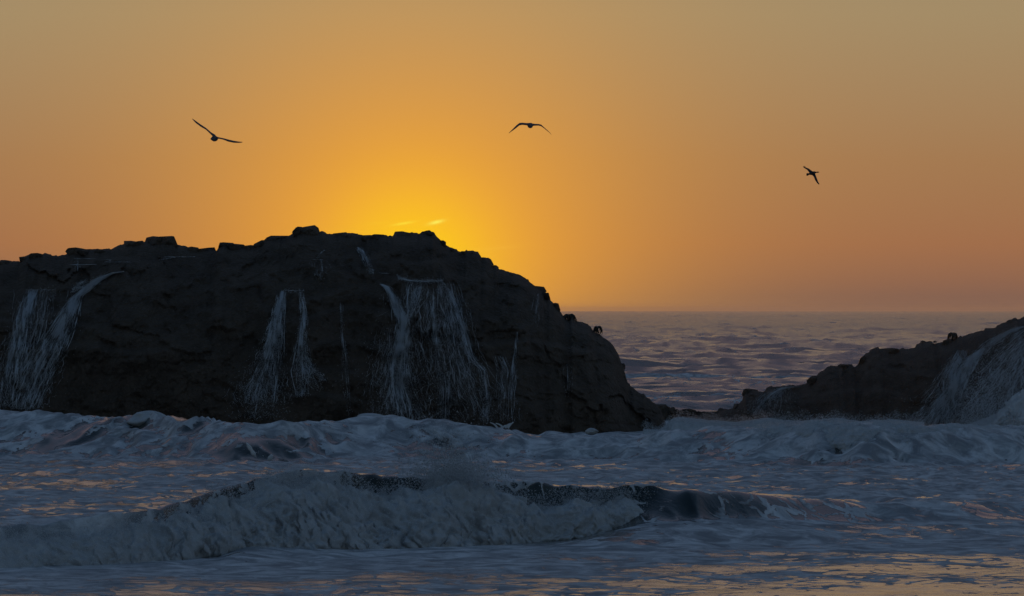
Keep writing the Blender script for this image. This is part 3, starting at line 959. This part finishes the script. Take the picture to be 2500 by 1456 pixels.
def spray_over(P, n, rows, up, out, rmin, rmax, dens=None, name="spray", parent=None, pw=1.6):
    """drops thrown off a lumpy surface grid"""
    nv, nc, _ = P.shape
    r0, r1 = rows
    i = RNG.integers(int(nv * r0), max(int(nv * r1), int(nv * r0) + 1), n)
    if dens is None:
        j = RNG.integers(0, nc, n)
    else:
        j = RNG.choice(nc, n, p=dens / dens.sum())
    Q = P[i, j].copy()
    Q += RNG.normal(size=Q.shape) * .04
    Q[:, 2] += up * RNG.random(n) ** pw * (.5 + .9 * np.clip(.5 + n2(Q[:, 0] / .5, Q[:, 0] * 0, 5), 0, 1.4))
    Q[:, 1] -= out * RNG.random(n)
    r = rmin + (rmax - rmin) * RNG.random(n) ** 3
    return droplets(name, Q, r, M_DROP, parent)


pxw = np.linspace(-300, 1662, 800)
spray_over(WP, 30000, (.10, .84), .14, .25, .003, .009, None, "spray", ww)
spray_over(WP, 30000, (.72, .86), .30, .25, .004, .012, .35 + np.exp(-((pxw - 740) / 90) ** 2) + np.exp(-((pxw - 1120) / 120) ** 2) + .9 * np.exp(-((pxw - 1450) / 130) ** 2) + .6 * np.exp(-((pxw - 930) / 80) ** 2), "crest_spray", ww)
# plume thrown up from the middle of the breaker
n = 10000
q = RNG.random(n)
ppx = 1120 + RNG.normal(size=n) * (75 - 30 * q) - 30 * q
ppy = 1168 - 95 * q ** 1.7 * np.abs(RNG.normal(size=n)) ** .6 + RNG.normal(size=n) * 8
pD = DBRK(1120) + 1.4 + RNG.normal(size=n) * .5
droplets("plume", np.stack([wx(ppx, pD), pD, wz(ppy, pD)], -1), .004 + .012 * RNG.random(n) ** 3, M_DROP, ww)

# the wave breaking in front of the right rock
w2top = soft([(1760, 1062), (1840, 1046), (1880, 1034), (1950, 1030), (2000, 1026), (2080, 1033), (2150, 1028), (2250, 1036), (2400, 1037), (2500, 1040), (3000, 1036)], 10)
w2foot = soft([(1760, 1075), (1840, 1085), (1900, 1092), (2000, 1100), (2100, 1105), (2200, 1112), (2260, 1100), (2350, 1088), (2500, 1082), (3000, 1080)], 10)
D2 = lambda px: D_of(foot2(np.clip(px, -600, 3100))) + 2.4
ww2, WP2 = whitewater("breaking_wave", w2top, w2foot, 1762, 2830, 520, 90, 4.0, 140, 1.3, Dbase=D2)
tag(ww2, "second wave crumbling into foam at the foot of the right rock", "wave")
spray_over(WP2, 10000, (.1, .85), .16, .3, .005, .014, None, "spray", ww2)
# wash heaving between the two rocks
w3top = soft([(1560, 1064), (1600, 1056), (1622, 1040), (1640, 1022), (1660, 1019), (1690, 1020), (1730, 1024), (1800, 1028), (1870, 1020), (1900, 1022), (1960, 1026), (2040, 1020), (2100, 1028),
              (2180, 1022), (2260, 1032)], 5)
w3foot = lambda px: np.full_like(np.asarray(px, float), 1052.0)
ww3, WP3 = whitewater("breaking_wave", w3top, w3foot, 1570, 2255, 420, 60, 3.0, 160, .8, Dbase=lambda px: np.full_like(px, 318.0))
tag(ww3, "low line of foaming wash in the gap between the rocks", "wave")
spray_over(WP3, 9000, (.4, .85), .30, .3, .006, .015, None, "spray", ww3)

# ---------------------------------------------------------------- big splash on the right rock
stop = soft([(2340, 1044), (2390, 1026), (2420, 1014), (2450, 996), (2480, 972), (2520, 935), (2600, 870), (2700, 870), (2800, 960), (2830, 1040)], 8)
sfoot = lambda px: np.full_like(np.asarray(px, float), 1050.0)
sp, SP = whitewater("splash", stop, sfoot, 2345, 2828, 270, 130, 3.2, 180, 2.4, Dbase=lambda px: np.full_like(px, 338.0), mat=M_SPL)
tag(sp, "tall white splash bursting against the rock at the right edge", "splash")
spray_over(SP, 20000, (.1, .85), .9, .6, .005, .015, None, "spray", sp, 2.2)
n = 11000
q = RNG.random(n)
ppx = 2425 + RNG.normal(size=n) * 42 - 60 * (1 - q) * RNG.random(n)
ppy = 1035 - 190 * q * RNG.random(n) ** .5 + RNG.normal(size=n) * 10 - .5 * (ppx - 2425)
pD = 341 + RNG.normal(size=n) * .8
droplets("flying_drops", np.stack([wx(ppx, pD), pD, wz(ppy, pD)], -1), .005 + .013 * RNG.random(n) ** 3, M_DROP, sp)

# ---------------------------------------------------------------- foam clumps and blobs of water
def blob(name, label, cat, px, py, w, h, D, seed, tilt=0.0, mat=M_WW, group=None, lump=.25, stretch=None):
    """lumpy clump of foam or water, size in photograph pixels, placed at distance D"""
    nu, nv = 40, 26
    u = np.linspace(0, 2 * np.pi, nu, endpoint=False)
    v = np.linspace(-np.pi / 2, np.pi / 2, nv)
    U, V = np.meshgrid(u, v)
    x = np.cos(V) * np.cos(U); y = np.cos(V) * np.sin(U); z = np.sin(V)
    d = 1 + lump * n3(x * 1.6, y * 1.6, z * 1.6, seed) + lump * .5 * n3(x * 4, y * 4, z * 4, seed + 1)
    if stretch is not None:
        d = d * np.interp(z, [-1, -.5, -.1, .3, 1], stretch)
    W, Hh = w / F * D / 2, h / F * D / 2
    c, s = math.cos(tilt), math.sin(tilt)
    xx, zz = x * d * W, z * Hh * (1 + .1 * n3(x, y, z, seed + 3))
    X = xx * c - zz * s; Zz = xx * s + zz * c
    P = np.stack([wx(px, D) + X, D + y * d * W, wz(py, D) + Zz], -1)
    i = np.arange(nv - 1)[:, None] * nu + np.arange(nu)[None, :]
    j = np.arange(nv - 1)[:, None] * nu + (np.arange(nu)[None, :] + 1) % nu
    q = np.stack([i, j, j + nu, i + nu], -1).reshape(-1, 4)
    o = mesh_obj(name, P.reshape(-1, 3), q, mat)
    tag(o, label, cat, group)
    return o


dA = float(D_of(foot2(360)) + 8.8)
blob("foam_mound", "rounded mound of foam topping the wave before the dark rock face", "foam", 362, 1034, 92, 62, dA + .6, 1, lump=.45)
blob("foam_mound", "pale rounded foam lump at the rock foot right of the waterfalls", "foam", 1444, 1054, 30, 18, 296, 2, lump=.2)
blob("foam_mound", "foam hump on the wave crest below the hair thin trickle", "foam", 905, 1024, 80, 30, float(D_of(foot2(905)) + 7.6), 3, lump=.25)
bg = "water blobs tossed up before the wave"
dB = float(D_of(foot2(615)) - 3.0)
b1 = blob("water_blob", "long twisted blob of water flung in the air over the wave trough", "water", 613, 1099, 11, 44, dB, 5, R(33), M_DROP, bg, .2, [.75, 1.15, .7, 1.0, .6])
b2 = blob("water_blob", "short stubby blob of water flung beside the longer blob", "water", 660, 1118, 11, 19, dB, 6, R(-35), M_DROP, bg, .25)
n = 34
ppx = 625 + RNG.normal(size=n) * 26; ppy = 1095 + RNG.normal(size=n) * 24
droplets("flung_drops", np.stack([wx(ppx, dB + 0 * ppx), dB + RNG.normal(size=n) * .4, wz(ppy, dB)], -1), RNG.uniform(.006, .018, n), M_DROP, b1, fine=True)
# little crown splash at the foot of the rock
dC = 300.0
st = []
for (x0, y0, x1, y1, x2, y2) in ((1215, 1046, 1208, 1034, 1196, 1032), (1228, 1046, 1224, 1036, 1210, 1034), (1234, 1046, 1238, 1036, 1250, 1034), (1240, 1046, 1246, 1036, 1254, 1031), (1222, 1048, 1230, 1040, 1240, 1038)):
    t = np.linspace(0, 1, 9)[:, None]
    B = (1 - t) ** 2 * np.array([x0, y0]) + 2 * t * (1 - t) * np.array([x1, y1]) + t ** 2 * np.array([x2, y2])
    st.append((np.stack([wx(B[:, 0], dC), np.full(9, dC), wz(B[:, 1], dC)], -1), np.linspace(.045, .018, 9)))
V, Q = tubes(st, 5)
cs = mesh_obj("splash", V, Q, M_DROP)
tag(cs, "small crown shaped splash on the water below the right flank trickles", "splash")

# ---------------------------------------------------------------- sea palms (kelp) on the rocks
def frond_mesh(L, seed):
    rs = np.random.default_rng(seed)
    n = 8
    t = np.linspace(0, 1, n)
    out = np.sin(t * 1.9) * L * .42
    z = L * (.28 * np.sin(t * np.pi * .55) - .95 * t ** 2)
    P = np.stack([out, .05 * L * np.sin(t * 4 + seed), z], -1)
    r = L * .075 * (1 - t) ** .5 + .004
    V, Q = tubes([(P, r)], 4)
    me = bpy.data.meshes.new("frond")
    me.from_pydata([tuple(v) for v in V], [], [tuple(int(i) for i in q) for q in Q])
    me.materials.append(M_KELP)
    return me


FR = [frond_mesh(.42, k) for k in range(4)]


def sea_palm(label, px, py, size, rock, lean=0.0, fronds=11, droop=0.0):
    D = rock.Dr - .1
    base = Vector((wx(px, D), D, wz(py, D)))
    root = empty("sea_palm", base)
    tag(root, label, "seaweed", "sea palms clinging to the rocks")
    k = size / .55
    n = 8
    t = np.linspace(0, 1, n)
    P = np.stack([lean * k * .30 * t ** 1.5, 0 * t, -.12 + (.12 + .26 * k) * t * (1 - .25 * abs(lean) * t)], -1)
    V, Q = tubes([(P, (.045 - .015 * t) * k)], 7)
    mesh_obj("stipe", V, Q, M_KELP, root)
    top = Vector(P[-1])
    for i in range(fronds):
        o = bpy.data.objects.new("frond", FR[i % 4])
        COL.objects.link(o)
        o.parent = root
        o.location = top
        s = k * random.uniform(.75, 1.15)
        o.scale = (s, s, s)
        o.rotation_euler = (random.uniform(-.25, .25), random.uniform(-.35, .25) + droop, i * 2 * math.pi / fronds + random.uniform(-.3, .3))
    return root


sea_palm("bushy sea palm standing against the horizon on the rock's right slope", 1394, 792, .72, rockA, -.2, 24)
sea_palm("thin bent sea palm left of the bushy one, above the slope", 1374, 782, .42, rockA, .9, 4)
sea_palm("sea palm with fronds drooping over the edge below the bushy one", 1446, 812, .55, rockA, .7, 20, .2)
sea_palm("small sea palm hanging on the steep right edge above the white water", 1506, 898, .44, rockA, .9, 16, .3)
sea_palm("sea palm on the right edge just below the hanging one", 1521, 948, .44, rockA, .6, 16, .2)
sea_palm("lowest sea palm upright near the rock's right foot", 1566, 982, .40, rockA, .1, 14)
sea_palm("dome shaped sea palm tallest on the right rock's skyline", 2324, 832, .58, rockB, .1, 30)
sea_palm("tiny sea palm on the right rock left of the dome shaped one", 2256, 843, .34, rockB, -.3, 7)
sea_palm("tiny sea palm between the dome shaped one and its smallest neighbour", 2278, 841, .30, rockB, .4, 7)

# ---------------------------------------------------------------- birds
def fuse(name, parts, mat, voxel):
    """closed lofts fused into one continuous skin"""
    bm = bmesh.new()
    for rings in parts:
        vs = [[bm.verts.new(p) for p in r] for r in rings]
        m = len(vs[0])
        for a, b in zip(vs, vs[1:]):
            for i in range(m):
                bm.faces.new((a[i], a[(i + 1) % m], b[(i + 1) % m], b[i]))
        bm.faces.new(vs[0][::-1]); bm.faces.new(vs[-1])
    bmesh.ops.recalc_face_normals(bm, faces=bm.faces)
    me = bpy.data.meshes.new(name)
    bm.to_mesh(me); bm.free()
    o = bpy.data.objects.new(name, me)
    COL.objects.link(o)
    md = o.modifiers.new("remesh", 'REMESH')
    md.mode = 'VOXEL'
    md.voxel_size = voxel
    dg = bpy.context.evaluated_depsgraph_get()
    me2 = bpy.data.meshes.new_from_object(o.evaluated_get(dg))
    o.modifiers.clear()
    o.data = me2
    bpy.data.meshes.remove(me)
    me2.name = name
    me2.materials.clear()
    me2.materials.append(mat)
    me2.polygons.foreach_set('use_smooth', np.ones(len(me2.polygons), bool))
    return o


def ring(c, u, v, ru, rv, n=10):
    c, u, v = Vector(c), Vector(u), Vector(v)
    return [tuple(c + u * (ru * math.cos(a)) + v * (rv * math.sin(a))) for a in (k * 2 * math.pi / n for k in range(n))]


def gull(label, px, py, D, wingL, wingR, body, pitch=.10, heading=0.0):
    """wing lists: (dx, dy in photograph pixels, visible thickness px, chord m), flying towards or away from the viewer"""
    s = D / F
    parts = []
    for wing in (wingL, wingR):
        rings = []
        for dx, dy, th, ch in wing:
            rings.append(ring((dx * s, .02 + abs(dx * s) * .10, -dy * s), (0, 1, .0), (0, 0, 1), ch / 2, max(th * s * .62, .008)))
        parts.append(rings)
    br, bl, tilt = body
    ax = Vector((math.sin(heading), math.cos(heading), pitch))
    ax.normalize()
    sd = ax.cross(Vector((0, 0, 1))).normalized()
    upv = sd.cross(ax)
    prof = [(-.52, .02), (-.46, .035), (-.42, .26), (-.34, .42), (-.26, .45), (-.16, .72), (0, 1.0), (.14, .95), (.28, .62), (.38, .36), (.50, .42), (.60, .20)]
    off = Vector((0, 0, -br * .55))
    parts.append([ring(Vector(ax) * (t * bl) + off, sd, upv, br * k * 1.1, br * k * (1.0 if t < .3 else .45)) for t, k in prof])
    o = fuse("gull", parts, M_GULL, .009)
    o.location = (wx(px, D), D, wz(py, D))
    tag(o, label, "gull", "gulls gliding in the orange sky")
    return o


gull("gull tilted with one long wing raised, over the rock's left part", 523, 335, 225,
     [(3, 0, 9, .22), (-8, -9, 5, .24), (-20, -20, 4.0, .24), (-33, -28, 4.8, .20), (-44, -36, 4.6, .15), (-50, -41, 3.0, .08), (-54, -45, 1.4, .03)],
     [(-3, 0, 9, .22), (10, 2, 3.0, .24), (22, 4.5, 3.2, .24), (34, 8.5, 4.6, .21), (48, 11.5, 4.2, .16), (59, 12.5, 3.0, .08), (69, 12.4, 1.2, .03)],
     (.078, .52, 0), .05, .35)
gull("gull gliding with both wings arched down, straight above the sun", 1295, 305, 250,
     [(3, 0, 8, .2), (-10, -1.5, 4.6, .24), (-20, -2.5, 4.6, .24), (-27, -1.5, 5.2, .22), (-35, 5, 5.4, .18), (-43, 12, 3.4, .12), (-49, 17, 2.0, .07), (-53, 21, 1.0, .03)],
     [(-3, 0, 8, .2), (10, 0, 4.0, .24), (20, 0, 3.4, .24), (26, 1.5, 3.6, .2), (33, 7, 2.4, .16), (41, 14, 1.8, .1), (47, 19, 1.2, .06), (51, 23.5, .7, .03)],
     (.068, .50, 0), .05, -.25)


def cormorant(label, px, py, D):
    s = D / F
    Z = lambda p: Vector((p[0] * s, 0, -p[1] * s))
    parts = []
    # body, neck and head: flying to the right, seen from the side and slightly below
    prof = [(-15.5, 2.6, 1.6), (-13.5, 2.4, 3.0), (-11, 2.2, 2.4), (-8.5, 1.0, 1.9), (-5, .2, 2.9), (0, -.4, 3.9), (4, -1.6, 3.3), (7.5, -2.6, 1.5), (10, -3.0, 1.05), (12, -3.2, 1.35), (13.8, -3.3, 1.25), (15.2, -3.2, .55), (16.6, -3.1, .25)]
    parts.append([ring(Z(p), (0, 1, 0), (0, 0, 1), max(p[2] * s * 1.25, .009), max(p[2] * s * 1.25, .009)) for p in prof])
    # wings: leading and trailing edges in pixels
    up = [((4, -2), (-6, 2)), ((-3, -8), (-10, -4)), ((-9, -12.5), (-13, -8.5)), ((-15, -15), (-18, -12)), ((-19, -16.5), (-22, -15.2))]
    lo = [((5, -3), (-3, 3)), ((8, 5), (2, 8)), ((11, 14), (5.5, 17)), ((14, 22), (9.5, 23)), ((16.5, 26.5), (13.5, 27.5))]
    for w, sy in ((up, .3), (lo, -.3)):
        rr = []
        for k, (a, b) in enumerate(w):
            A, B = Z(a), Z(b)
            dy = sy * k / 4
            A.y = B.y = dy
            m = (A + B) / 2
            u = (A - B) / 2
            rr.append(ring(m, u.normalized(), (0, 1, 0), u.length, .012))
        parts.append(rr)
    # spread wing-tip feathers
    for dx in (-1.6, .3, 2.2):
        a, b = Z((-20 + dx, -15.5)), Z((-20.4 + dx * 1.25, -19.2))
        a.y = b.y = .3
        parts.append([ring(a, (1, 0, 0), (0, 1, 0), .011, .011, 6), ring(b, (1, 0, 0), (0, 1, 0), .007, .007, 6)])
    o = fuse("cormorant", parts, M_CORM, .008)
    o.location = (wx(px, D), D, wz(py, D))
    tag(o, label, "seabird")
    return o


cormorant("dark long necked seabird flying right above the open sea", 1984, 424, 290)

# ---------------------------------------------------------------- salt haze over the sea
def haze():
    m = bpy.data.materials.new("salt_haze")
    m.use_nodes = True
    t = m.node_tree
    for nd in list(t.nodes):
        if nd.type != 'OUTPUT_MATERIAL':
            t.nodes.remove(nd)
    out = [nd for nd in t.nodes if nd.type == 'OUTPUT_MATERIAL'][0]
    v = t.nodes.new('ShaderNodeVolumePrincipled')
    v.inputs['Color'].default_value = (.95, .85, .80, 1)
    v.inputs['Density'].default_value = 2.6e-5
    v.inputs['Anisotropy'].default_value = .25
    t.links.new(v.outputs[0], out.inputs['Volume'])
    x, y0, y1, z0, z1 = 45000.0, -1200.0, 40500.0, -4.0, 16.0
    V = [(-x, y0, z0), (x, y0, z0), (x, y1, z0), (-x, y1, z0), (-x, y0, z1), (x, y0, z1), (x, y1, z1), (-x, y1, z1)]
    Q = [(0, 3, 2, 1), (4, 5, 6, 7), (0, 1, 5, 4), (1, 2, 6, 5), (2, 3, 7, 6), (3, 0, 4, 7)]
    o = mesh_obj("haze", V, Q, m, smooth=False)
    tag(o, "thin salty haze hanging over the whole sea", "haze", kind="stuff")


haze()
